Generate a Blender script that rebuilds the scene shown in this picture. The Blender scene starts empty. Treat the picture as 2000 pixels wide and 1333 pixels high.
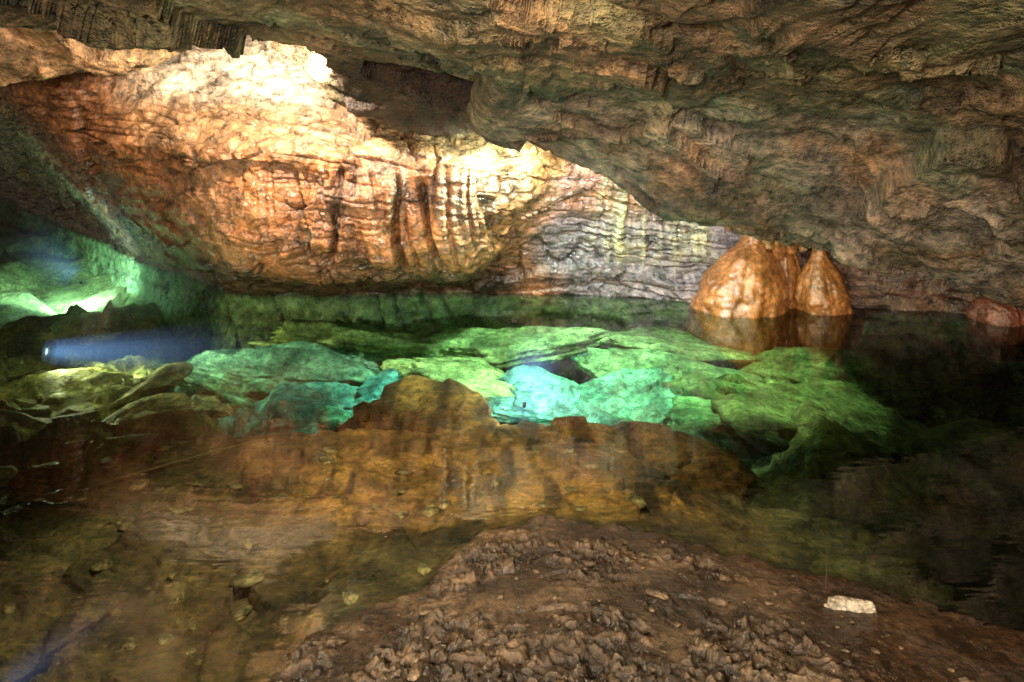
import bpy, math, random
import numpy as np
from mathutils import Vector, Matrix
R=math.radians
scene=bpy.context.scene
scene.view_settings.view_transform='Standard'
scene.view_settings.look='None'
scene.view_settings.exposure=0
col=scene.collection
rng=np.random.default_rng(11)
# ------------------------------------------------------------ noise
PERM=np.concatenate([rng.permutation(256)]*2).astype(np.int64)
G=rng.normal(size=(256,3)); G/=np.linalg.norm(G,axis=1)[:,None]
T1=rng.random((256,3)); T2=rng.random((256,3))*2-1; T3=rng.random(256)-.5
def hsh(X,Y,Z): return PERM[(PERM[(PERM[X&255]+Y)&255]+Z)&255]
def perlin(p):
    p=np.asarray(p,float); pi=np.floor(p).astype(np.int64); f=p-pi
    w=f*f*f*(f*(f*6-15)+10); out=np.zeros(len(p))
    for dx in (0,1):
        for dy in (0,1):
            for dz in (0,1):
                h=hsh(pi[:,0]+dx,pi[:,1]+dy,pi[:,2]+dz); g=G[h]
                d=g[:,0]*(f[:,0]-dx)+g[:,1]*(f[:,1]-dy)+g[:,2]*(f[:,2]-dz)
                out+=d*(w[:,0] if dx else 1-w[:,0])*(w[:,1] if dy else 1-w[:,1])*(w[:,2] if dz else 1-w[:,2])
    return out
def fbm(p,o=4,g=.5):
    a=1;s=0
    for i in range(o):
        s=s+a*perlin(p*(2.03**i)+i*17.3); a*=g
    return s
def worley(p):
    pi=np.floor(p).astype(np.int64); n=len(p)
    F1=np.full(n,9.);F2=np.full(n,9.);ID=np.zeros(n,np.int64);D=np.zeros((n,3))
    for dx in (-1,0,1):
        for dy in (-1,0,1):
            for dz in (-1,0,1):
                h=hsh(pi[:,0]+dx,pi[:,1]+dy,pi[:,2]+dz)
                c=np.stack([pi[:,0]+dx,pi[:,1]+dy,pi[:,2]+dz],1)+T1[h]
                v=p-c; d=np.sqrt((v*v).sum(1))
                m=d<F1
                F2=np.where(m,F1,np.minimum(F2,d))
                F1=np.where(m,d,F1); ID=np.where(m,h,ID); D=np.where(m[:,None],v,D)
    return F1,F2,ID,D
def warp(p,s,a):
    return p+a*np.stack([fbm(p*s+3.1,3),fbm(p*s+31.7,3),fbm(p*s+57.3,3)],1)
def facet(p,tilt=.6):
    F1,F2,ID,D=worley(p)
    return (D*T2[ID]).sum(1)*tilt+T3[ID], np.clip((F2-F1)*6,0,1)
def sstep(a,b,x):
    t=np.clip((x-a)/(b-a),0,1); return t*t*(3-2*t)
# ------------------------------------------------------------ mesh helpers
def mesh_obj(name,V,F,mat,smooth=True,tint=None,wet=None,parent=None,**props):
    me=bpy.data.meshes.new(name)
    me.from_pydata([tuple(v) for v in V] if len(V)<50000 else V.tolist(),[],F if isinstance(F,list) else F.tolist())
    if smooth: me.polygons.foreach_set('use_smooth',[True]*len(me.polygons))
    if tint is not None:
        at=me.color_attributes.new('tint','FLOAT_COLOR','POINT')
        c=np.zeros((len(V),4),np.float32); c[:,:3]=np.clip(tint,0,1)
        if wet is not None: c[:,3]=wet
        at.data.foreach_set('color',c.ravel())
    me.materials.append(mat); me.update()
    o=bpy.data.objects.new(name,me); col.objects.link(o)
    for k,v in props.items(): o[k]=v
    if parent: o.parent=parent
    return o
def grid_faces(nr,nc,wrap=False):
    r=np.arange(nr-1)[:,None]
    c=np.arange(nc if wrap else nc-1)[None,:]
    c2=(c+1)%nc
    a=r*nc+c; b=r*nc+c2; d=(r+1)*nc+c; e=(r+1)*nc+c2
    return np.stack([a,b,e,d],-1).reshape(-1,4)
def cat(P,counts,axis):
    P=np.moveaxis(P,axis,0); n=len(P); out=[]
    for i in range(n-1):
        p0=P[max(i-1,0)];p1=P[i];p2=P[i+1];p3=P[min(i+2,n-1)]
        k=counts[i]
        for j in range(k+(1 if i==n-2 else 0)):
            t=j/k
            cr=.5*((2*p1)+(-p0+p2)*t+(2*p0-5*p1+4*p2-p3)*t*t+(-p0+3*p1-3*p2+p3)*t**3)
            ln=p1+(p2-p1)*t
            out.append(.45*cr+.55*ln)
    return np.moveaxis(np.array(out),0,axis)
def normals(S):
    du=np.gradient(S,axis=0); dv=np.gradient(S,axis=1)
    n=np.cross(du,dv); n/=np.linalg.norm(n,axis=2)[:,:,None]+1e-9
    return n
# ------------------------------------------------------------ materials
def nt(name):
    m=bpy.data.materials.new(name); m.use_nodes=True; t=m.node_tree
    for n in list(t.nodes): t.nodes.remove(n)
    return m,t,t.nodes,t.links
def rock_mat(name,base=None,rough=(.35,.8),bump=.5,scale=1.0,crack=.6,speck=1.0,spec=.5,bscale=11):
    m,t,N,L=nt(name)
    out=N.new('ShaderNodeOutputMaterial'); b=N.new('ShaderNodeBsdfPrincipled'); L.new(b.outputs[0],out.inputs[0])
    tc=N.new('ShaderNodeTexCoord'); mp=N.new('ShaderNodeMapping'); mp.inputs['Scale'].default_value=(scale,)*3
    L.new(tc.outputs['Object'],mp.inputs[0])
    if base is None:
        a=N.new('ShaderNodeAttribute'); a.attribute_name='tint'; bc=a.outputs['Color']; al=a.outputs['Alpha']
    else:
        a=N.new('ShaderNodeRGB'); a.outputs[0].default_value=(*base,1); bc=a.outputs[0]; al=None
    def noise(s,d,r=.55,w=0):
        n=N.new('ShaderNodeTexNoise'); n.inputs['Scale'].default_value=s; n.inputs['Detail'].default_value=d; n.inputs['Roughness'].default_value=r
        n.inputs['Distortion'].default_value=w; L.new(mp.outputs[0],n.inputs['Vector']); return n
    def mrange(src,a0,a1,b0,b1):
        n=N.new('ShaderNodeMapRange'); L.new(src,n.inputs[0])
        for i,v in zip((1,2,3,4),(a0,a1,b0,b1)): n.inputs[i].default_value=v
        return n.outputs[0]
    def mth(op,x,y):
        n=N.new('ShaderNodeMath'); n.operation=op
        for i,v in enumerate((x,y)):
            if isinstance(v,(int,float)): n.inputs[i].default_value=v
            else: L.new(v,n.inputs[i])
        return n.outputs[0]
    n1=noise(3.2,3,.62); n2=noise(18,4,.7)
    f=mth('MULTIPLY',mrange(n1.outputs[0],.32,.7,.5,1.55),mrange(n2.outputs[0],.3,.7,1-.7*speck,1+.7*speck))
    if crack>0:
        va=N.new('ShaderNodeMixRGB'); va.blend_type='ADD'; va.inputs[0].default_value=.4
        L.new(mp.outputs[0],va.inputs[1]); L.new(n1.outputs['Color'],va.inputs[2])
        vm=N.new('ShaderNodeMapping'); vm.inputs['Scale'].default_value=(.8,.8,6.0); vm.inputs['Rotation'].default_value=(0,.10,0); L.new(va.outputs[0],vm.inputs[0])
        vo=N.new('ShaderNodeTexVoronoi'); vo.feature='DISTANCE_TO_EDGE'; vo.inputs['Scale'].default_value=2.4; L.new(vm.outputs[0],vo.inputs['Vector'])
        ck=mrange(vo.outputs['Distance'],0,.028,0,1)
        f=mth('MULTIPLY',f,mrange(ck,0,1,1-crack,1))
    cm=N.new('ShaderNodeMixRGB'); cm.blend_type='MULTIPLY'; cm.inputs[0].default_value=1
    L.new(bc,cm.inputs[1]); cc=N.new('ShaderNodeCombineXYZ')
    hr=mrange(n2.outputs['Fac'],.3,.7,.88,1.12)
    L.new(mth('MULTIPLY',f,hr),cc.inputs[0]); L.new(f,cc.inputs[1]); L.new(mth('DIVIDE',f,hr),cc.inputs[2])
    L.new(cc.outputs[0],cm.inputs[2]); L.new(cm.outputs[0],b.inputs['Base Color'])
    rg=mrange(n2.outputs[0],.35,.65,rough[0],rough[1])
    if al is not None:
        mr=N.new('ShaderNodeMix'); L.new(al,mr.inputs[0]); L.new(rg,mr.inputs[2]); mr.inputs[3].default_value=.13; rg=mr.outputs[0]
    L.new(rg,b.inputs['Roughness'])
    b.inputs['Specular IOR Level'].default_value=spec
    n5=noise(bscale,5,.7)
    bp=N.new('ShaderNodeBump'); bp.inputs['Strength'].default_value=bump; bp.inputs['Distance'].default_value=.09/scale
    L.new(n5.outputs[0],bp.inputs['Height']); L.new(bp.outputs[0],b.inputs['Normal'])
    return m
M_wall=rock_mat('wet_wall_rock',rough=(.2,.6),bump=.55,crack=.65,spec=.9)
M_ceil=rock_mat('ceiling_rock',rough=(.45,.85),bump=.8,crack=0,spec=.4,bscale=9)
M_ground=rock_mat('mud_and_bed',rough=(.35,.75),bump=.55,crack=.0,scale=2.2,spec=.6,bscale=18)
M_sub=rock_mat('submerged_rock',rough=(.6,.9),bump=.5,crack=.5,scale=1.6,spec=.2)
M_flow=rock_mat('flowstone_brown',base=(.27,.105,.032),rough=(.12,.34),bump=.3,crack=0,scale=2,speck=.7,spec=.9)
M_red=rock_mat('flowstone_reddish',base=(.17,.055,.03),rough=(.15,.35),bump=.4,crack=0,scale=2,speck=.6,spec=.8)
M_tan=rock_mat('flowstone_tan',base=(.27,.15,.065),rough=(.15,.5),bump=.4,crack=0,scale=2,spec=.8)
M_white=rock_mat('pale_stone',base=(.42,.35,.26),rough=(.4,.8),bump=.4,crack=.2,scale=6)
def plain(name,c,r=.5,metal=0,em=None):
    m,t,N,L=nt(name); out=N.new('ShaderNodeOutputMaterial'); b=N.new('ShaderNodeBsdfPrincipled'); L.new(b.outputs[0],out.inputs[0])
    n=N.new('ShaderNodeTexNoise'); n.inputs['Scale'].default_value=30; n.inputs['Detail'].default_value=4
    r1=N.new('ShaderNodeValToRGB'); r1.color_ramp.elements[0].color=(*[x*.5 for x in c],1); r1.color_ramp.elements[1].color=(*[min(1,x*1.4) for x in c],1)
    L.new(n.outputs[0],r1.inputs[0]); L.new(r1.outputs[0],b.inputs['Base Color'])
    b.inputs['Roughness'].default_value=r; b.inputs['Metallic'].default_value=metal
    if em: b.inputs['Emission Color'].default_value=(*em[0],1); b.inputs['Emission Strength'].default_value=em[1]
    return m
M_house=plain('lamp_housing_metal',(.06,.055,.045),.6,.3)
M_lens=plain('lamp_lens_glass',(.6,.7,.8),.1,0,((.5,.7,1),.5))
M_twig=plain('twig_bark',(.07,.05,.03),.8)
def mixc(a,b,t): return a*(1-t[:,None])+b*t[:,None]
c_=lambda *v:np.array(v,float)[None,:]

# ------------------------------------------------------------ cave wall
Z0=[-1.1,-.45,0.,.22,.5,.8,1.05,1.14,1.35,1.7,2.2]
def colm(b,d):
    return [(b[0]+dx,b[1]+dy,z) for (dx,dy),z in zip(d,Z0)]
lean=lambda lx,ly,o=0:[(0,-.35),(0,-.15),(0,0),(lx*.12,ly*.12),(lx*.33,ly*.33),(lx*.55,ly*.55),(lx*.72,ly*.72),(lx*.76,ly*.76+o),(lx*.9,ly*.9+o),(lx,ly+o),(lx,ly+o)]
C=[]
C.append(colm((-9.5,13),lean(-.3,.2)))
C.append(colm((-7.4,12.4),lean(-.3,.2)))
C.append(colm((-5.7,10.4),lean(-1.,.2)))
C.append(colm((-4.5,9.0),lean(-1.2,.4)))
C.append(colm((-3.73,8.2),lean(-1.3,.4)))
C.append(colm((-2.84,7.1),lean(-1.45,.2)))
C.append(colm((-2.34,6.6),lean(-1.3,-.2)))
def ovh(bx,by,xs,ys):
    pts=[(bx,by-.25,Z0[0]),(bx,by-.1,Z0[1]),(bx,by,Z0[2])]
    for i in range(8): pts.append((xs[i],ys[i],Z0[3+i]))
    return pts
C.append(ovh(-1.92,6.2,[-1.8,-1.78,-1.9,-2.05,-2.1,-2.2,-2.3,-2.4],[5.75,5.5,5.5,5.5,5.65,5.8,6.0,6.3]))
C.append(ovh(-1.2,6.2,[-1.12,-1.05,-1.08,-1.12,-1.15,-1.2,-1.2,-1.2],[5.5,5.2,5.15,5.2,5.35,5.6,5.9,6.2]))
C.append(ovh(-.75,6.2,[-.7,-.64,-.63,-.64,-.66,-.7,-.7,-.7],[5.5,5.15,5.08,5.15,5.5,5.9,6.1,6.3]))
C.append(ovh(-.32,6.2,[-.28,-.22,-.2,-.2,-.22,-.22,-.2,-.2],[5.6,5.22,5.08,5.15,5.6,5.9,6.1,6.3]))
C.append(ovh(.0,6.22,[.0,.02,.04,.05,.05,.05,.05,.05],[5.98,5.65,5.35,5.35,5.6,5.9,6.1,6.3]))
C.append(ovh(.53,6.16,[.53,.53,.53,.53,.53,.53,.53,.53],[6.05,5.9,5.7,5.6,5.6,5.9,6.1,6.3]))
C.append(ovh(1.17,6.03,[1.17]*8,[6.03,6.0,5.95,5.9,5.9,6.,6.1,6.3]))
C.append(ovh(2.11,5.8,[2.11]*8,[5.85,5.9,5.9,5.9,5.9,6.,6.1,6.3]))
C.append(ovh(3.18,5.56,[3.2]*8,[5.6,5.65,5.7,5.8,5.9,6.,6.1,6.3]))
C.append(ovh(4.4,4.6,[4.4]*8,[4.7,4.8,5.,5.2,5.3,5.4,5.6,5.8]))
C.append(ovh(5.0,2.6,[5.]*8,[2.6]*8))
P=np.array(C).transpose(1,0,2)
S=cat(P,[6,18,38,50,54,48,24,34,26,6],0)
S=cat(S,[6,10,24,36,44,50,56,74,74,74,60,60,56,50,40,16,6],1)
nr,nc,_=S.shape
n=normals(S); n*=-np.sign(n[nr//2,nc//2,1])
p=S.reshape(-1,3); nn=n.reshape(-1,3)
f1,e1=facet(warp(p,1.3,.15)*np.array([.9,.9,1.5]),1.1)
f2,e2=facet(warp(p,3,.05)*np.array([2.6,2.6,7]),1.1)
f3,e3=facet(warp(p,6,.03)*np.array([8,8,20]),1.)
fx=p[:,0]+.10*fbm(p*np.array([1.5,1.5,1.2]),3)+.10*(p[:,2]-.7)
g1=perlin(np.stack([fx*5.5,p[:,2]*.8,0*fx+4.2],1)); g2=perlin(np.stack([fx*11,p[:,2]*1.3,0*fx+9.2],1))
gbr=sstep(-.35,.1,fbm(p*np.array([3,3,2.2])+77,3))
groove=(np.clip(1-np.abs(g1)*6,0,1)*.9+np.clip(1-np.abs(g2)*5,0,1)*.4)*gbr
flm=sstep(-1.7,-1.2,p[:,0])*(1-sstep(-.1,.15,p[:,0]))*sstep(.2,.45,p[:,2])*(1-sstep(.90,1.06,p[:,2]))
zz_=(p[:,2]+.10*p[:,0]+.05*fbm(p*1.6,4))
strata=perlin(np.stack([p[:,0]*.7,p[:,1]*.7,zz_*15],1))+.5*perlin(np.stack([p[:,0]*1.2,p[:,1]*.7,zz_*34],1))
line=np.clip(1-np.abs(perlin(np.stack([p[:,0]*1.0+7,p[:,1]*1.0,zz_*16+3],1)))*13,0,1)*sstep(-.4,-.05,fbm(p*1.7+9,3))
vline=np.clip(1-np.abs(perlin(np.stack([(p[:,0]+.3*p[:,2]+.1*fbm(p*2.5,4))*4,p[:,1]*2,p[:,2]*.9+13],1)))*20,0,1)*sstep(-.15,.15,fbm(p*1.9+29,3))
bed_m=np.clip(.45+sstep(.9,1.1,p[:,2])+sstep(-.1,.3,p[:,0])*(1-sstep(.45,.7,p[:,2])),0,1)
fs=sstep(.50,.62,p[:,0]+.08*fbm(p*4,3))*(1-sstep(1.22,1.4,p[:,0]+.1*fbm(p*4+5,3)))
sx=p[:,0]+.03*fbm(p*3,3)
rib=perlin(np.stack([sx*13,p[:,2]*.9,0*sx+7],1))+.5*perlin(np.stack([sx*31,p[:,2]*1.4,0*sx+9],1))
lo=.28+.28*perlin(np.stack([sx*9,0*sx,0*sx+2],1))
fs=fs*sstep(lo-.10,lo+.10,p[:,2])*(p[:,2]<1.1)
fs_c=fs*np.clip(.45+1.4*rib,0,1)
d=.055*fbm(p*1.1,4)+.045*f1+.020*f2+.009*f3+.08*g1*flm-.085*groove*flm
d+=.020*strata*bed_m-.032*line*bed_m-.028*vline+.008*fbm(p*9,4)
d+=fs*(.02+.05*rib)
q=p+nn*d[:,None]
t=mixc(c_(.42,.165,.058),c_(.29,.13,.065),sstep(-.3,.4,fbm(p*1.8,4)))
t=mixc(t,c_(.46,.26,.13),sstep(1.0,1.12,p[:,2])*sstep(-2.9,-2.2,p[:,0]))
t=mixc(t,c_(.72,.58,.42),sstep(1.28,1.48,p[:,2]+.12*fbm(p*2.5,3))*sstep(-2.9,-2.2,p[:,0]))  # overexposed hot spot of the upper wall painted in as pale colour
t=mixc(t,c_(.17,.135,.135),sstep(.0,.35,p[:,0]+.25*fbm(p*2.2,3))*(1-.8*sstep(.45,.75,p[:,2])))
xo=p[:,0]+1.1*p[:,2]
t=mixc(t,c_(.17,.065,.028),1-sstep(-2.2,-1.2,xo+.3*fbm(p*2,3)))
t=mixc(t,c_(.11,.095,.04),1-sstep(-3.2,-2.7,xo+.2*fbm(p*2,3)))
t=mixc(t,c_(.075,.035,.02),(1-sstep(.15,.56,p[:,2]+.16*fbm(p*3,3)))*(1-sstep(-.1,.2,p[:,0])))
t=mixc(t,c_(.11,.05,.03),sstep(1.4,1.7,p[:,0]))
t=mixc(t,c_(.05,.025,.012),.9*sstep(-.95,-.8,p[:,0])*(1-sstep(-.05,.1,p[:,0]))*sstep(1.15,1.25,p[:,2]))  # shade of the overhang recess painted into the wall colour
t=mixc(t,c_(.58,.52,.26),fs_c)
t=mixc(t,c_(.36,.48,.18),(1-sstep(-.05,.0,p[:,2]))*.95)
t=t*(.75+.25*e1)[:,None]*(.65+.35*e2)[:,None]*(1-.8*flm*np.clip(groove,0,1))[:,None]*(1-.8*line*bed_m)[:,None]*(1-.65*vline*(1-fs))[:,None]
wet=np.clip(sstep(.1,.4,p[:,0])*(1-sstep(.5,.75,p[:,2]))+.7*(1-sstep(.1,.5,p[:,2]))+.75,0,1)*sstep(-.45,.2,fbm(p*5,3))
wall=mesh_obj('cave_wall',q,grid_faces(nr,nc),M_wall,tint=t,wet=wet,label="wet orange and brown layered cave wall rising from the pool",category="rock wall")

# ------------------------------------------------------------ cave ceiling
rows=[]
rows.append([(-6,-1.5,2.5),(-4,-1.5,2.5),(-3,-1.5,2.5),(-2.2,-1.5,2.5),(-1.5,-1.5,2.5),(-1,-1.5,2.5),(-.5,-1.5,2.5),(-.1,-1.5,2.5),(.05,-1.5,2.5),(.1,-1.5,2.5),(.3,-1.5,2.5),(.6,-1.5,2.5),(.9,-1.5,2.5),(1.2,-1.5,2.5),(1.5,-1.5,2.5),(1.9,-1.5,2.4),(2.3,-1.5,2.3),(2.8,-1.5,2.2),(3.5,-1.5,2.0),(5,-1.5,1.)])
rows.append([(-6,1,2.2),(-3.4,1,2.2),(-2.6,1,2.15),(-2,1,2.15),(-1.3,1,2.12),(-.8,1,2.1),(-.4,1,2.1),(-.05,1,2.1),(.03,1,2.1),(.08,1,2.1),(.25,1,2.1),(.5,1,2.08),(.75,1,2.06),(1.0,1,2.04),(1.25,1,2.0),(1.55,1,1.96),(1.95,1,1.9),(2.4,1,1.8),(3,1,1.6),(5,1,.6)])
rows.append([(-6,2.8,2.0),(-2.08,2.8,2.0),(-1.6,2.8,1.95),(-1.2,2.8,1.92),(-.8,2.8,1.9),(-.48,2.8,1.87),(-.24,2.8,1.84),(-.02,2.8,1.81),(.03,2.8,1.8),(.06,2.8,1.79),(.16,2.8,1.77),(.32,2.8,1.74),(.48,2.8,1.71),(.67,2.8,1.69),(.85,2.8,1.66),(1.04,2.8,1.63),(1.28,2.8,1.6),(1.6,2.8,1.56),(2.1,2.8,1.45),(5,2.4,.3)])
rows.append([(-6,3.8,1.95),(-2.82,3.8,1.88),(-2.17,3.8,1.83),(-1.63,3.8,1.79),(-1.09,3.8,1.76),(-.65,3.8,1.706),(-.326,3.8,1.663),(-.02,3.85,1.61),(.02,3.95,1.57),(.05,4.1,1.54),(.24,4.2,1.5),(.48,4.15,1.464),(.72,4.1,1.416),(1.01,4.05,1.356),(1.27,4.0,1.296),(1.52,3.95,1.236),(1.86,3.95,1.164),(2.3,3.95,1.07),(2.8,3.95,.95),(5,3.6,.1)])
rows.append([(-6,4.4,1.9),(-3.27,4.4,1.865),(-2.51,4.4,1.814),(-1.886,4.4,1.751),(-1.257,4.4,1.689),(-.754,4.4,1.60),(-.377,4.4,1.573),(-.025,4.4,1.54),(-.158,4.6,1.33),(-.161,4.7,1.20),(.269,4.7,1.05),(.537,4.7,.923),(.806,4.7,.761),(1.128,4.7,.725),(1.423,4.7,.635),(1.727,4.65,.535),(2.126,4.65,.44),(2.63,4.6,.28),(3.15,4.6,.17),(5,4.2,-.05)])
rows.append([(-6,4.9,2.0),(-3.6,4.8,1.95),(-2.8,4.8,1.92),(-2.1,4.8,1.9),(-1.4,4.75,1.88),(-.85,4.75,1.52),(-.4,4.7,1.60),(-.03,4.65,1.62),(-.05,4.8,1.5),(-.03,4.95,1.35),(.3,5.0,1.3),(.56,4.97,1.28),(.83,4.93,1.25),(1.15,4.93,1.2),(1.45,4.95,1.1),(1.76,4.95,.95),(2.15,4.95,.8),(2.65,5.,.6),(3.2,5.,.45),(5,4.6,.2)])  # rib left of the middle added to block light reaching the recess
rows.append([(-6,5.6,1.6),(-4.0,5.5,1.53),(-3.09,5.4,1.53),(-2.2,5.4,1.54),(-1.50,5.3,1.78),(-.84,5.1,1.32),(-.43,5.15,1.22),(-.08,5.15,1.18),(0,5.2,1.45),(.03,5.3,1.5),(.3,5.4,1.5),(.56,5.4,1.4),(.83,5.4,1.4),(1.15,5.4,1.3),(1.45,5.4,1.2),(1.76,5.4,1.2),(2.15,5.4,1.1),(2.65,5.4,1.),(3.2,5.4,1.),(5,5,.6)])
rows.append([(-6,6.6,1.7),(-4.4,6.5,1.65),(-3.4,6.4,1.68),(-2.4,6.3,1.7),(-1.6,5.9,1.9),(-.95,5.6,1.75),(-.46,5.6,1.7),(-.05,5.6,1.7),(0,5.8,1.7),(.03,5.9,1.7),(.3,6,1.7),(.56,6,1.7),(.83,6,1.7),(1.15,6,1.7),(1.45,6,1.7),(1.76,6,1.7),(2.15,6,1.7),(2.65,6,1.7),(3.2,6,1.7),(5,6,1.7)])
rows.append([(x*1.6-1,13.5,1.9) for x in (-6,-5,-4,-3,-2.4,-1.8,-1.2,-.8,-.4,0,.3,.6,.9,1.2,1.5,1.8,2.2,2.7,3.2,5)])
P=np.array(rows)
S=cat(P,[6,16,60,60,100,36,48,30,10],0)
S=cat(S,[8,26,34,40,40,30,30,14,14,30,34,38,38,38,38,42,46,16,8],1)
nr,nc,_=S.shape
n=normals(S); n*=-np.sign(n[60,nc//2,2])
p=S.reshape(-1,3); nn=n.reshape(-1,3)
# shear the noise domain so that the broken slabs run diagonally down to the right
pd_=p.copy(); pd_[:,2]=p[:,2]+.45*p[:,0]
f1,e1=facet(warp(pd_,1.2,.35)*np.array([.8,.8,1.5]),1.5)
f2,e2=facet(warp(pd_,2.5,.16)*np.array([2.0,2.0,4.2]),1.3)
f3,e3=facet(warp(p,6,.08)*8,1.2)
slab=sstep(-.25,.0,p[:,0])*sstep(3.4,4.4,p[:,1])*(1-sstep(1.25,1.65,p[:,2]+.15*fbm(p*2,3)))
d=.09*fbm(p*.9,4)+.085*f1+.040*f2+.014*f3+.022*fbm(p*5,5)
vis=sstep(4.2,4.5,p[:,1])*(1-sstep(4.7,4.9,p[:,1]))
d*=1-.3*vis
q=p+nn*d[:,None]
t=mixc(c_(.18,.11,.056),c_(.135,.125,.058),sstep(-.35,.35,fbm(p*1.3+5,4)))
t=mixc(t,c_(.24,.195,.155),slab*(.35+.6*sstep(-.3,.3,fbm(p*2.3,3))))
t=mixc(t,c_(.19,.10,.045),slab*sstep(.1,.4,fbm(p*2.6+70,4))*.7)
t=mixc(t,c_(.10,.13,.08),sstep(.05,.45,fbm(p*2.1+40,4))*.6)
t=mixc(t,c_(.05,.035,.02),sstep(.05,.4,fbm(pd_*np.array([1.5,1.5,4])+90,5))*.55)
t=mixc(t,c_(.50,.28,.14),sstep(4.75,5.1,p[:,1])*(1-sstep(-1.2,-.9,p[:,0]))*(.4+.6*sstep(-.3,.3,fbm(p*4,4))))
t=mixc(t,c_(.045,.024,.012),sstep(4.5,4.7,p[:,1])*sstep(-1.05,-.85,p[:,0])*(1-sstep(-.1,.1,p[:,0])))  # recess shade painted near black on the ceiling rock
t=t*(.8+.2*e1)[:,None]*(.8+.2*e2)[:,None]*(.85+.15*e3)[:,None]*(.8+.5*np.clip(f2,-.4,.6))[:,None]
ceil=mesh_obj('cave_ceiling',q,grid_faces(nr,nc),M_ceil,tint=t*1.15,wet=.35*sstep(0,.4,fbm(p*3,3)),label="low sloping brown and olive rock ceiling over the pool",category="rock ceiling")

# ------------------------------------------------------------ ground (mud bank and pool bed)
xs=np.concatenate([np.linspace(-11,-3.2,30,endpoint=False),np.linspace(-3.2,-1.9,70,endpoint=False),np.linspace(-1.9,1.9,540,endpoint=False),np.linspace(1.9,7,60)])
ys=np.concatenate([np.linspace(-3,1.9,14,endpoint=False),np.linspace(1.9,3.3,310,endpoint=False),np.linspace(3.3,5.6,230,endpoint=False),np.linspace(5.6,14,60)])
X,Y=np.meshgrid(xs,ys); p2=np.stack([X.ravel(),Y.ravel(),0*X.ravel()],1)
x=p2[:,0]; y=p2[:,1]
YEX=[-4,-2.2,-1.8,-1.53,-1.25,-.92,-.14,.09,.33,.49,.71,.94,1.7,3]; YEY=[2.6,2.9,3.15,3.73,3.84,3.93,4.0,4.1,3.9,3.73,3.46,3.3,2.95,2.5]
sh=np.interp(x,[-3,-1.2,-.75,-.61,-.55,-.43,-.27,-.19,-.10,.105,.42,.65,.87,1.05,1.22,1.37,2.0,4],[1.2,1.7,2.0,2.2,2.41,2.52,2.625,2.8,2.95,3.05,2.97,2.85,2.73,2.625,2.52,2.42,2.2,1.8])
dm=sh-y+.06*fbm(p2*3.5,3)+.05*fbm(p2*10,4)
bank=.085*(1-np.exp(-np.clip(dm,0,9)/.6))*(1-.5*sstep(.75,1.2,x))
z=np.where(dm>0,bank,np.maximum(dm*.13,-.070))
ye=np.interp(x,YEX,YEY)+.12*fbm(np.stack([x*2.2,0*x,0*x+3],1),4)
de=y-ye+.08*fbm(p2*3+7,4)
deep=sstep(0,.35,de)
plat=(1-sstep(-.12,.10,x+.389*y+.1*fbm(p2*2.5,3)))*sstep(3.2,3.7,y)
z-=deep*(.42-.2*plat)
f1,e1=facet(warp(p2,2,.05)*np.array([1.5,2.2,1]),1.5); f2,e2=facet(warp(p2,4,.03)*5,1.5); f3,e3=facet(warp(p2,6,.03)*17,1.)
onm=sstep(-.10,.02,dm)
z+=(1-onm)*((.030+.05*deep)*fbm(p2*2.2,4)+(.02+.11*deep)*f1+(.018+.04*deep)*f2+(.008+.008*deep)*f3)
rough=(1-.9*sstep(.5,.95,x+.3*fbm(p2*2,3)+.3*(y-2.4)))*sstep(0,.18,dm)
fr,_=facet(warp(p2,5,.10)*np.array([5,7,1]),.9)
fr2,_=facet(warp(p2,9,.05)*np.array([15,20,1]),1.1)
fr3,_=facet(warp(p2,15,.03)*38,1.1)
patch=sstep(-.2,.15,fbm(p2*3+21,3))
z+=onm*rough*(.008*fr+.018*fr2*patch+.015*fr3*patch+.018*fbm(p2*4,5)+.012*fbm(p2*22,3)*patch)
z+=onm*.0025*fbm(p2*10,4)
z=np.where(dm<0,np.minimum(z,-.006-.02*np.clip(-dm*8,0,1)),z)
onmud=sstep(-.12,.0,dm)
pg=np.stack([x,y,z],1)
t=mixc(c_(.034,.020,.011),c_(.145,.095,.055),sstep(-.2,.55,fbm(p2*5,5)+.6*fr2*rough*patch+.5*fr3*rough*patch))
t=mixc(t,c_(.050,.024,.011),(1-rough)*sstep(.3,.8,x)*.85)
bedc=mixc(c_(.22,.12,.042),c_(.34,.22,.085),sstep(-.1,.35,fbm(p2*3,4)))
bedc=mixc(bedc,c_(.17,.145,.055),(1-sstep(-1.6,-.8,x))*.6)
refl_strk=fbm(np.stack([(x+.05*fbm(p2*3,3))*9,y*1.3,0*x+5],1),4)
wall_refl=sstep(-1.0,-.6,x)*(1-sstep(.55,.9,x))*sstep(2.9,3.3,y)
bedc=mixc(bedc,c_(.60,.28,.07),wall_refl*.85)  # reflection of the lit wall painted as gold on the bed
bedc=mixc(bedc,c_(.06,.025,.012),sstep(.0,.22,refl_strk)*(.35+.55*wall_refl))  # dark streaks of the painted wall reflection
bedc=mixc(bedc,c_(.06,.035,.018),sstep(.0,.35,fbm(p2*3.5+60,4))*.7*(1-.6*wall_refl))
bedc=mixc(bedc,c_(.24,.21,.07),sstep(.7,1.1,x))
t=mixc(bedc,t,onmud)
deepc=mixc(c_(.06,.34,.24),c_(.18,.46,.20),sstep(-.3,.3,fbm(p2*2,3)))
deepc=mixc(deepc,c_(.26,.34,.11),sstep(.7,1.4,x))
t=mixc(t,deepc,deep)  # light absorbed by the water painted as green bed colour with depth
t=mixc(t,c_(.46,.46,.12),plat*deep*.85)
t=t*(.5+.5*np.where(onmud>.5,1,e1*e2))[:,None]
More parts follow.
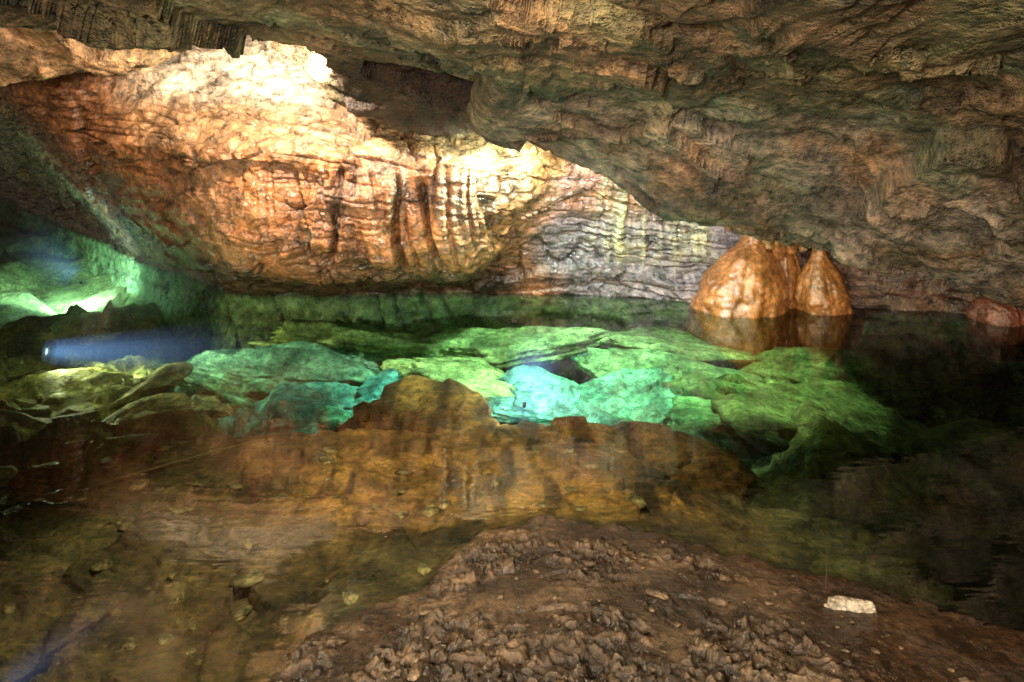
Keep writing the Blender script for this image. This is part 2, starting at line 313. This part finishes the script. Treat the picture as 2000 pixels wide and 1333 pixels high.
ground=mesh_obj('ground',pg,grid_faces(len(ys),len(xs)),M_ground,tint=t,wet=onmud*(.7+.25*(1-rough))*sstep(-.35,.2,fbm(p2*6,3)),kind='structure')
zg=z.reshape(len(ys),len(xs)); dmg=dm.reshape(zg.shape)
def ij(xx,yy): return np.argmin(abs(ys-yy)),np.argmin(abs(xs-xx))
def gz(xx,yy): return float(zg[ij(xx,yy)])

# ------------------------------------------------------------ water
m,tt,N,L=nt('pool_water')
out=N.new('ShaderNodeOutputMaterial')
tr=N.new('ShaderNodeBsdfTransparent'); tr.inputs[0].default_value=(.84,.99,.95,1)
gl=N.new('ShaderNodeBsdfGlossy'); gl.inputs['Roughness'].default_value=.008
fr_=N.new('ShaderNodeFresnel'); fr_.inputs['IOR'].default_value=1.6
mx=N.new('ShaderNodeMixShader'); L.new(fr_.outputs[0],mx.inputs[0]); L.new(tr.outputs[0],mx.inputs[1]); L.new(gl.outputs[0],mx.inputs[2]); L.new(mx.outputs[0],out.inputs[0])
tc=N.new('ShaderNodeTexCoord'); mp=N.new('ShaderNodeMapping'); mp.inputs['Scale'].default_value=(1,2.6,1); L.new(tc.outputs['Object'],mp.inputs[0])
nz=N.new('ShaderNodeTexNoise'); nz.inputs['Scale'].default_value=7; nz.inputs['Detail'].default_value=2; L.new(mp.outputs[0],nz.inputs['Vector'])
bp=N.new('ShaderNodeBump'); bp.inputs['Strength'].default_value=.045; bp.inputs['Distance'].default_value=.02; L.new(nz.outputs[0],bp.inputs['Height'])
L.new(bp.outputs[0],gl.inputs['Normal']); L.new(bp.outputs[0],fr_.inputs['Normal'])
V=[(-11.5,-2.8,0),(7,-2.8,0),(7,14,0),(-11.5,14,0)]
mesh_obj('water',V,[(0,1,2,3)],m,smooth=False,kind='structure')

# ------------------------------------------------------------ rocks
def ico(sub):
    import bmesh
    bm=bmesh.new(); bmesh.ops.create_icosphere(bm,subdivisions=sub,radius=1)
    V=np.array([v.co[:] for v in bm.verts]); F=[[v.index for v in f.verts] for f in bm.faces]; bm.free(); return V,F
ICO={s:ico(s) for s in (3,4,5,6)}
def rock(name,loc,size,seed,mat,rot=0,sub=5,color=(.4,.42,.3),planes=9,noise=.06,tilt=(0,0),k=130,refl_streak=None,**props):
    V,F=ICO[sub]; r=np.random.default_rng(seed)
    pn=r.normal(size=(planes,3)); pn/=np.linalg.norm(pn,axis=1)[:,None]; pd=r.uniform(.45,.85,planes)
    dots=V@pn.T; rad=np.where(dots>.05,pd[None,:]/np.maximum(dots,.05),9)
    rr=-np.log(np.exp(-k*np.minimum(rad,1.3)).sum(1)+np.exp(-k*1.2))/k
    W=V*rr[:,None]
    off=r.uniform(0,50,3)
    fa,ea=facet(warp(W,1.5,.08)*np.array([1.4,1.4,3.2])+off,1.2)
    if sub>4: fb,eb=facet(warp(W,3,.05)*np.array([3.5,3.5,9])+off,1.2)
    else: fb,eb=0*fa,ea
    W=W+V*(noise*.6*fbm(W*1.6+off,5)+noise*1.7*fa+noise*.9*fb)[:,None]
    W=W*np.array(size)
    M=Matrix.Rotation(rot,3,'Z')@Matrix.Rotation(tilt[0],3,'X')@Matrix.Rotation(tilt[1],3,'Y')
    W=W@np.array(M).T
    tn=np.array(color)[None,:]*(.8+.7*fbm(W*4+off,4))[:,None]*(.5+.5*ea)[:,None]*(.7+.3*eb)[:,None]
    if refl_streak is not None:
        st=fbm(np.stack([W[:,0]*9,W[:,1]*1.3,W[:,2]*2],1)+off,4)
        tn=mixc(tn,np.array(refl_streak)[None,:],sstep(.0,.25,st)*.8)  # streaks of the wall's reflection painted onto the rock
    o=mesh_obj(name,W,F,mat,tint=tn,**props); o.location=loc; return o
grp="rocks lying on the pool bed"
def srock(loc,size,seed,rot=0,color=(.22,.5,.28),label="pale angular rock lying on the pool bed",tilt=(0,0),sub=5,**k):  # green cast of the water put into the rock colour
    return rock('submerged_rock',loc,size,seed,M_sub,rot,sub,color,label=label,category="rock",group=grp,tilt=tilt,**k)
def top_at(o,zt):
    zmax=max(v.co.z for v in o.data.vertices); o.location.z=zt-zmax
b1=rock('boulder',(-.58,4.16,-.36),(.60,.74,.50),5,M_sub,.2,6,(.50,.20,.04),planes=22,noise=.07,k=16,refl_streak=(.07,.025,.01),label="large brown boulder just under the water surface",category="boulder"); top_at(b1,-.004)  # golden tone and streaks carry a painted wall reflection, also on the next boulder
b2=rock('boulder',(.22,3.76,-.36),(.70,.56,.34),9,M_sub,.1,6,(.55,.26,.065),planes=20,noise=.06,k=16,refl_streak=(.08,.03,.012),label="brown rounded boulder beside the shallow shelf",category="boulder"); top_at(b2,-.03)
big=[((-1.30,5.35),(.70,.40,.16),21,.05,(.22,.52,.30),"broad flat pale slab lying near the wall",(0,.14),-.11),
((-.28,5.12),(.56,.30,.14),22,-.15,(.44,.60,.20),"flat yellowish slab lit by a lamp",(0,.12),-.13),
((.12,4.90),(.40,.24,.14),23,.3,(.24,.58,.44),"thin slab leaning over another rock",(.25,.1),-.12),
((.55,4.75),(.44,.30,.16),24,.5,(.18,.52,.32),"pale angular rock lying on the pool bed",(0,-.25),-.15),
((-1.08,4.65),(.44,.32,.16),25,.2,(.10,.42,.32),"pale angular rock lying on the pool bed",(.1,0),-.17),
((1.90,4.45),(.90,.60,.34),26,.4,(.24,.32,.10),"large dark green rock in deep water",(0,.2),-.09),
((.45,4.35),(.30,.34,.2),27,.8,(.16,.52,.28),"wedge shaped rock on the pool bed",(0,.5),-.13),
((1.0,4.35),(.50,.36,.2),28,.2,(.18,.42,.15),"pale angular rock lying on the pool bed",(.1,.25),-.14),
((-2.15,3.55),(.30,.22,.10),29,.3,(.32,.32,.2),"pale angular rock lying on the pool bed",(0,0),-.09),
((-1.72,3.5),(.26,.2,.10),30,.9,(.28,.28,.17),"pale angular rock lying on the pool bed",(0,0),-.09),
((-1.88,3.15),(.26,.16,.08),31,.1,(.40,.38,.25),"small flat pale rock in shallow water",(0,0),-.04),
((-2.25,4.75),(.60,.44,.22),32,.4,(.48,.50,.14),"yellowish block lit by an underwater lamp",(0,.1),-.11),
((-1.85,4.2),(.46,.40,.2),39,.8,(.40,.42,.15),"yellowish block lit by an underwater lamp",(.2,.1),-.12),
((-2.6,4.2),(.46,.36,.2),42,.1,(.26,.27,.12),"dull olive block on the pool bed",(.1,.1),-.11),
((1.5,4.95),(.60,.40,.2),33,.2,(.20,.34,.11),"dark green slab in deep water",(0,.3),-.12),
((1.35,3.85),(.62,.46,.24),34,1.2,(.30,.33,.10),"dark green slab in deep water",(0,-.2),-.11),
((2.2,3.8),(.75,.52,.28),43,.6,(.28,.31,.10),"dark green slab in deep water",(0,-.1),-.11),
((1.7,3.2),(.55,.40,.2),44,.3,(.26,.26,.08),"dark green slab in deep water",(0,.1),-.10),
((-.75,4.95),(.40,.28,.15),35,.9,(.10,.42,.34),"pale angular rock lying on the pool bed",(0,.1),-.17),
((.85,5.25),(.60,.30,.15),36,-.2,(.26,.48,.18),"long flat slab resting against the wall foot",(0,.1),-.13),
((0.0,5.6),(.75,.30,.16),37,.1,(.36,.50,.17),"long flat slab resting against the wall foot",(0,-.06),-.10),
((-1.0,5.85),(.90,.30,.16),38,.05,(.40,.50,.16),"long flat slab resting against the wall foot",(0,.05),-.08),
((1.1,5.65),(.75,.28,.16),40,-.1,(.30,.44,.15),"long flat slab resting against the wall foot",(0,.05),-.10),
((2.0,5.2),(.75,.40,.2),41,-.1,(.22,.32,.10),"dark green slab in deep water",(0,.05),-.11)]
for (a,b),sz,sd,ro,cc,lb,ti,zt in big:
    o=srock((a,b,-.3),sz,sd,ro,cc,lb,ti); top_at(o,zt)
rr=random.Random(5)
for i in range(200):
    yy=rr.uniform(3.4,6.0); xx=rr.uniform(-.60*yy,.55*yy)
    if yy<float(np.interp(xx,YEX,YEY))+.25: continue
    s=rr.uniform(.05,.17); g=rr.uniform(.55,1.25)
    if xx<-1.6: cc=(.40*g,.42*g,.17*g)
    elif xx>.9: cc=(.24*g,.33*g,.10*g)
    else: cc=(rr.uniform(.12,.28)*g,.48*g,rr.uniform(.2,.38)*g)
    o=srock((xx,yy,gz(xx,yy)+s*.25),(s*rr.uniform(1.3,2.1),s,s*rr.uniform(.45,.7)),100+i,rr.uniform(0,3),cc,sub=4,tilt=(rr.uniform(-.3,.3),rr.uniform(-.3,.3)))
    zm=o.location.z+max(v.co.z for v in o.data.vertices)
    if zm>-.07: o.location.z-=zm+.07
for i in range(80):
    xx=rr.uniform(-1.9,.5); yy=rr.uniform(2.3,3.8)
    if dmg[ij(xx,yy)]>-.1: continue
    s=rr.uniform(.010,.04); g=rr.uniform(.7,1.5)
    rock('bed_stone',(xx,yy,gz(xx,yy)),(s*1.5,s,s*.4),300+i,M_sub,rr.uniform(0,3),3,(.40*g,.30*g,.15*g),k=40,label="small brown stone on the shallow shelf",category="stone",group="small stones on the shallow shelf")
for i in range(200):
    xx=rr.uniform(-.45,1.3); yy=rr.uniform(2.15,2.85); s=rr.uniform(.003,.010)*(2.2 if rr.random()<.16 else 1)
    zz=gz(xx,yy)
    if zz<.02: continue
    g=rr.uniform(.6,1.6)
    rock('mud_clod',(xx,yy,zz+s*.2),(s*1.5,s,s*.6),500+i,M_sub,rr.uniform(0,3),3,(.17*g,.12*g,.075*g),k=40,label="small clod of brown mud on the bank",category="mud clod",group="clods on the mud bank")
ps=rock('pale_stone',(.93,2.5,gz(.93,2.5)),(.088,.042,.036),78,M_white,-.15,5,planes=26,noise=.05,k=22,label="elongated white stone lying on smooth wet mud",category="stone"); top_at(ps,gz(.93,2.5)+.036)

# ------------------------------------------------------------ flowstone
def revolve(name,prof,loc,mat,seed,flute=.1,na=120,nz_=90,label='',category='stalagmite',group=None,lean_=(0,0),lump=.12):
    prof=np.array(prof); tt=np.linspace(0,len(prof)-1,nz_); i=np.arange(len(prof))
    r=np.interp(tt,i,prof[:,0]); zz=np.interp(tt,i,prof[:,1])
    ker=np.array([1,2,3,4,3,2,1])/16
    r=np.convolve(np.pad(r,3,'edge'),ker,'valid'); zz=np.convolve(np.pad(zz,3,'edge'),ker,'valid')
    th=np.linspace(0,2*np.pi,na,endpoint=False)
    Rr,Th=np.meshgrid(r,th,indexing='ij'); Zz=np.repeat(zz[:,None],na,1)
    P=np.stack([Rr*np.cos(Th),Rr*np.sin(Th),Zz],2).reshape(-1,3)
    un=np.stack([np.cos(Th),np.sin(Th),0*Th],2).reshape(-1,3)
    R1=Rr.ravel()
    fl=perlin(np.stack([un[:,0]*2.2,un[:,1]*2.2,P[:,2]*2.5+seed],1))+.35*perlin(np.stack([un[:,0]*6,un[:,1]*6,P[:,2]*3+seed],1))
    P=P+un*(R1*flute*fl*1.8+R1*lump*fbm(P*5+seed,4)+.008*fbm(P*22,3))[:,None]
    P[:,2]+=.04*fbm(P*3+seed*3,3)*(P[:,2]>0)
    P[:,0]+=lean_[0]*P[:,2]+.03*fbm(np.stack([P[:,2]*2,0*P[:,2]+seed,0*P[:,2]],1),2); P[:,1]+=lean_[1]*P[:,2]
    o=mesh_obj(name,P,grid_faces(nz_,na,True),mat); o.location=loc
    o['label']=label; o['category']=category
    if group: o['group']=group
    return o
bell=[(.30,-.5),(.31,-.1),(.315,.0),(.315,.06),(.308,.12),(.292,.18),(.268,.235),(.235,.285),(.19,.335),(.14,.375),(.10,.41),(.075,.46),(.07,.53),(.08,.65)]
def sc(pf,a,b): return [(r*a,z_*b) for r,z_ in pf]
revolve('stalagmite',sc(bell,.98,.98),(1.47,5.86,-.02),M_flow,3,.06,label="broad squat glossy brown dome stalagmite standing in the pool",lean_=(.26,.0),lump=.16)
revolve('stalagmite',sc(bell,.56,.84),(2.02,5.80,-.02),M_flow,8,.09,label="narrower glossy brown stalagmite beside the larger dome",lump=.2,lean_=(-.1,0))
revolve('stalagmite',sc(bell,.56,.42),(3.02,5.55,-.02),M_red,12,.09,label="low rounded reddish stalagmite barely above the water",lump=.2)
revolve('stalagmite',sc(bell,.42,1.1),(1.78,5.92,-.02),M_flow,19,.14,label="slim brown flowstone column between two domes",lump=.24)
sp=[(.0,-.5),(.012,-.46),(.02,-.38),(.032,-.25),(.05,-.1),(.075,.05),(.10,.2)]
for i,(sx_,sy,szt,k) in enumerate([(1.66,5.80,.56,1.2),(1.74,5.84,.54,1.5),(1.81,5.80,.53,1.2),(1.90,5.84,.54,1.2),(1.42,5.9,.62,1.0),(2.13,5.86,.50,1.2)]):
    revolve('stalactite',sc(sp,k*1.8,k*.45),(sx_,sy,szt+.08),M_tan if i%3==0 else M_flow,30+i,.12,na=48,nz_=50,label="stubby wet stalactite hanging above the brown domes",category='stalactite',group='stalactites above the domes')

# ------------------------------------------------------------ twigs
def tube(name,pts,r,mat,**props):
    V=[];F=[];k=7
    for i,pt in enumerate(pts):
        rr_=r*(1-.6*i/len(pts))
        pt=Vector(pt); dr=(Vector(pts[min(i+1,len(pts)-1)])-Vector(pts[max(i-1,0)])).normalized()
        a1=dr.orthogonal().normalized(); a2=dr.cross(a1)
        for j in range(k):
            an=2*math.pi*j/k; V.append(tuple(pt+(a1*math.cos(an)+a2*math.sin(an))*rr_))
    for i in range(len(pts)-1):
        for j in range(k): F.append((i*k+j,i*k+(j+1)%k,(i+1)*k+(j+1)%k,(i+1)*k+j))
    F.append(tuple(range(k-1,-1,-1))); F.append(tuple(range((len(pts)-1)*k,len(pts)*k)))
    return mesh_obj(name,V,F,mat,**props)
g0=gz(.905,2.58)
tube('twig',[(.905,2.58,g0-.02),(.903,2.58,g0+.03),(.907,2.582,g0+.06),(.905,2.58,g0+.09),(.909,2.583,g0+.11)],.0011,M_twig,label="thin upright twig stuck in the mud",category="twig")
tube('stick',[(-1.62,3.35,-.05),(-1.45,3.5,-.045),(-1.25,3.66,-.04),(-1.05,3.80,-.035)],.006,plain('pale_wood',(.3,.2,.1),.8),label="long thin stick lying on the submerged shelf",category="stick")

# ------------------------------------------------------------ underwater lamps
def beam_mat(name,Lh,colr,stren):
    m,t,N,L=nt(name); out=N.new('ShaderNodeOutputMaterial'); em=N.new('ShaderNodeEmission'); em.inputs[0].default_value=(*colr,1)
    tr=N.new('ShaderNodeBsdfTransparent'); ad=N.new('ShaderNodeAddShader'); L.new(em.outputs[0],ad.inputs[0]); L.new(tr.outputs[0],ad.inputs[1]); L.new(ad.outputs[0],out.inputs[0])
    tc=N.new('ShaderNodeTexCoord'); s=N.new('ShaderNodeSeparateXYZ'); L.new(tc.outputs['Object'],s.inputs[0])
    lw=N.new('ShaderNodeLayerWeight'); lw.inputs[0].default_value=.5
    def mth(op,x,y=0.,cl=False):
        n=N.new('ShaderNodeMath'); n.operation=op; n.use_clamp=cl
        for i,v in enumerate((x,y)):
            if isinstance(v,(int,float)): n.inputs[i].default_value=v
            else: L.new(v,n.inputs[i])
        return n.outputs[0]
    b=mth('POWER',mth('SUBTRACT',1,mth('DIVIDE',s.outputs[2],Lh),True),2.4)
    f=mth('POWER',mth('SUBTRACT',1,lw.outputs['Facing'],True),2.6)
    L.new(mth('MULTIPLY',mth('MULTIPLY',b,f),stren),em.inputs[1])
    return m
def lamp(loc,direc,Lh,r0,k,colr,stren,spotE,spotC,label,angle=70,hs=1.):
    e=bpy.data.objects.new('underwater_lamp',None); col.objects.link(e); e.location=loc
    e.rotation_euler=Vector(direc).to_track_quat('Z','Y').to_euler()
    e['label']=label; e['category']='lamp'; e['group']='underwater lamps in the pool'
    k_=32
    def lathe(name,prof,mat):
        V=[];F=[]
        for r_,z_ in prof:
            for j in range(k_): V.append((hs*r_*math.cos(2*math.pi*j/k_),hs*r_*math.sin(2*math.pi*j/k_),hs*z_))
        for i in range(len(prof)-1):
            for j in range(k_): F.append((i*k_+j,i*k_+(j+1)%k_,(i+1)*k_+(j+1)%k_,(i+1)*k_+j))
        mesh_obj(name,V,F,mat,parent=e)
    lathe('lamp_housing',[(0,-.20),(.028,-.20),(.034,-.19),(.034,-.05),(.044,-.045),(.044,.0),(.036,.0),(.034,-.012),(0,-.012)],M_house)
    lathe('lamp_lens',[(0,-.002),(.015,-.003),(.028,-.006),(.0335,-.010)],M_lens)
    V=[];F=[]
    for sh_ in (1,.55):
        b0=len(V); ns=12
        for i in range(ns+1):
            z_=.01+(Lh-.01)*i/ns
            for j in range(k_): V.append(((r0+k*z_)*sh_*math.cos(2*math.pi*j/k_),(r0+k*z_)*sh_*math.sin(2*math.pi*j/k_),z_))
        for i in range(ns):
            for j in range(k_): F.append((b0+i*k_+j,b0+i*k_+(j+1)%k_,b0+(i+1)*k_+(j+1)%k_,b0+(i+1)*k_+j))
    mesh_obj('light_beam',V,F,beam_mat('light_beam_glow',Lh,colr,stren),parent=e)
    l=bpy.data.lights.new('lamp_light','SPOT'); l.energy=spotE; l.color=spotC; l.spot_size=R(angle); l.spot_blend=.9; l.shadow_soft_size=.03
    lo=bpy.data.objects.new('lamp_light',l); col.objects.link(lo); lo.parent=e; lo.location=(0,0,.03); lo.rotation_euler=(math.pi,0,0)
blue=(.26,.5,1.)
lamp((-2.62,5.05,-.05),(1,-.04,.0),1.35,.07,.13,blue,.27,42,(1,1,.55),"dark metal lamp throwing a blue beam through the water",160,.6)
lamp((.06,4.22,-.04),(.10,1,-.01),.80,.10,.12,blue,6.0,40,(.75,1,.9),"submerged lamp shining a blue beam towards the wall",160,.2)
lamp((-3.25,6.75,-.05),(-.62,.78,-.0),1.7,.08,.18,(.3,.7,1.),1.6,190,(.5,.95,1.),"submerged lamp shining into the far channel",150,.2)
lamp((-1.28,2.22,-.03),(.35,.9,.0),.55,.05,.10,(.5,.55,1.),.045,0.2,(.8,.8,1),"small lamp glowing in the shallow water",100,.3)

# ------------------------------------------------------------ lights
def light(kind,name,loc,target,energy,color,size=.1,angle=90,blend=.6):
    l=bpy.data.lights.new(name,kind); l.energy=energy; l.color=color
    if kind=='SPOT': l.spot_size=R(angle); l.spot_blend=blend; l.shadow_soft_size=size
    if kind=='AREA': l.size=size
    o=bpy.data.objects.new(name,l); col.objects.link(o); o.location=loc
    o.rotation_euler=(Vector(target)-Vector(loc)).to_track_quat('-Z','Y').to_euler(); return o
light('SPOT','wall_spotlight',(-1.25,4.62,1.66),(-1.2,5.6,1.15),235,(1,.86,.68),.02,140,.8)
light('SPOT','ledge_spotlight',(-1.7,4.75,1.62),(-3.2,5.5,1.6),75,(1,.85,.65),.03,110,.7)
light('SPOT','drapery_glint_fill',(.55,5.0,.98),(.75,6.1,.15),105,(.80,.9,1.),.03,105,.8)  # hidden light added for a cool glint on the wet wall
light('SPOT','pool_fill',(.1,4.9,1.15),(-.6,5.7,-.3),200,(.70,1,.80),.05,150,.9)  # hidden fill light added to brighten the pool bed and wall foot
light('SPOT','deep_pool_fill',(.95,4.95,1.02),(1.6,4.2,-.4),130,(.85,1,.6),.05,165,.9)  # hidden dim green fill added for the right side of the pool
light('AREA','shallows_fill',(-.2,2.8,1.76),(-.25,3.6,0),38,(1,.78,.48),.3)  # unseen overhead fill light added for the shallow shelf
light('AREA','camera_side_fill',(-.8,-1.6,1.7),(.6,4.5,1.0),360,(1,.88,.70),.5)  # unseen warm fill light added behind the camera
w=bpy.data.worlds.new('World'); scene.world=w; w.use_nodes=True
N=w.node_tree.nodes; L=w.node_tree.links; bg=N['Background']
sky=N.new('ShaderNodeTexSky'); sky.sky_type='NISHITA'; sky.sun_disc=False; sky.sun_elevation=R(20); sky.sun_rotation=R(180)
mixn=N.new('ShaderNodeMixRGB'); mixn.blend_type='MULTIPLY'; mixn.inputs[0].default_value=1; mixn.inputs[2].default_value=(1,.85,.6,1)
L.new(sky.outputs[0],mixn.inputs[1]); L.new(mixn.outputs[0],bg.inputs[0]); bg.inputs[1].default_value=.10
# ------------------------------------------------------------ camera
cam=bpy.data.cameras.new('Camera'); cam.sensor_width=36; cam.lens=36*1750/2000; cam.shift_y=-(666.5-150)/2000
cam.clip_end=200; cam.clip_start=.05
co=bpy.data.objects.new('Camera',cam); col.objects.link(co); co.location=(0,0,1.5); co.rotation_euler=(R(90),0,0)
scene.camera=co
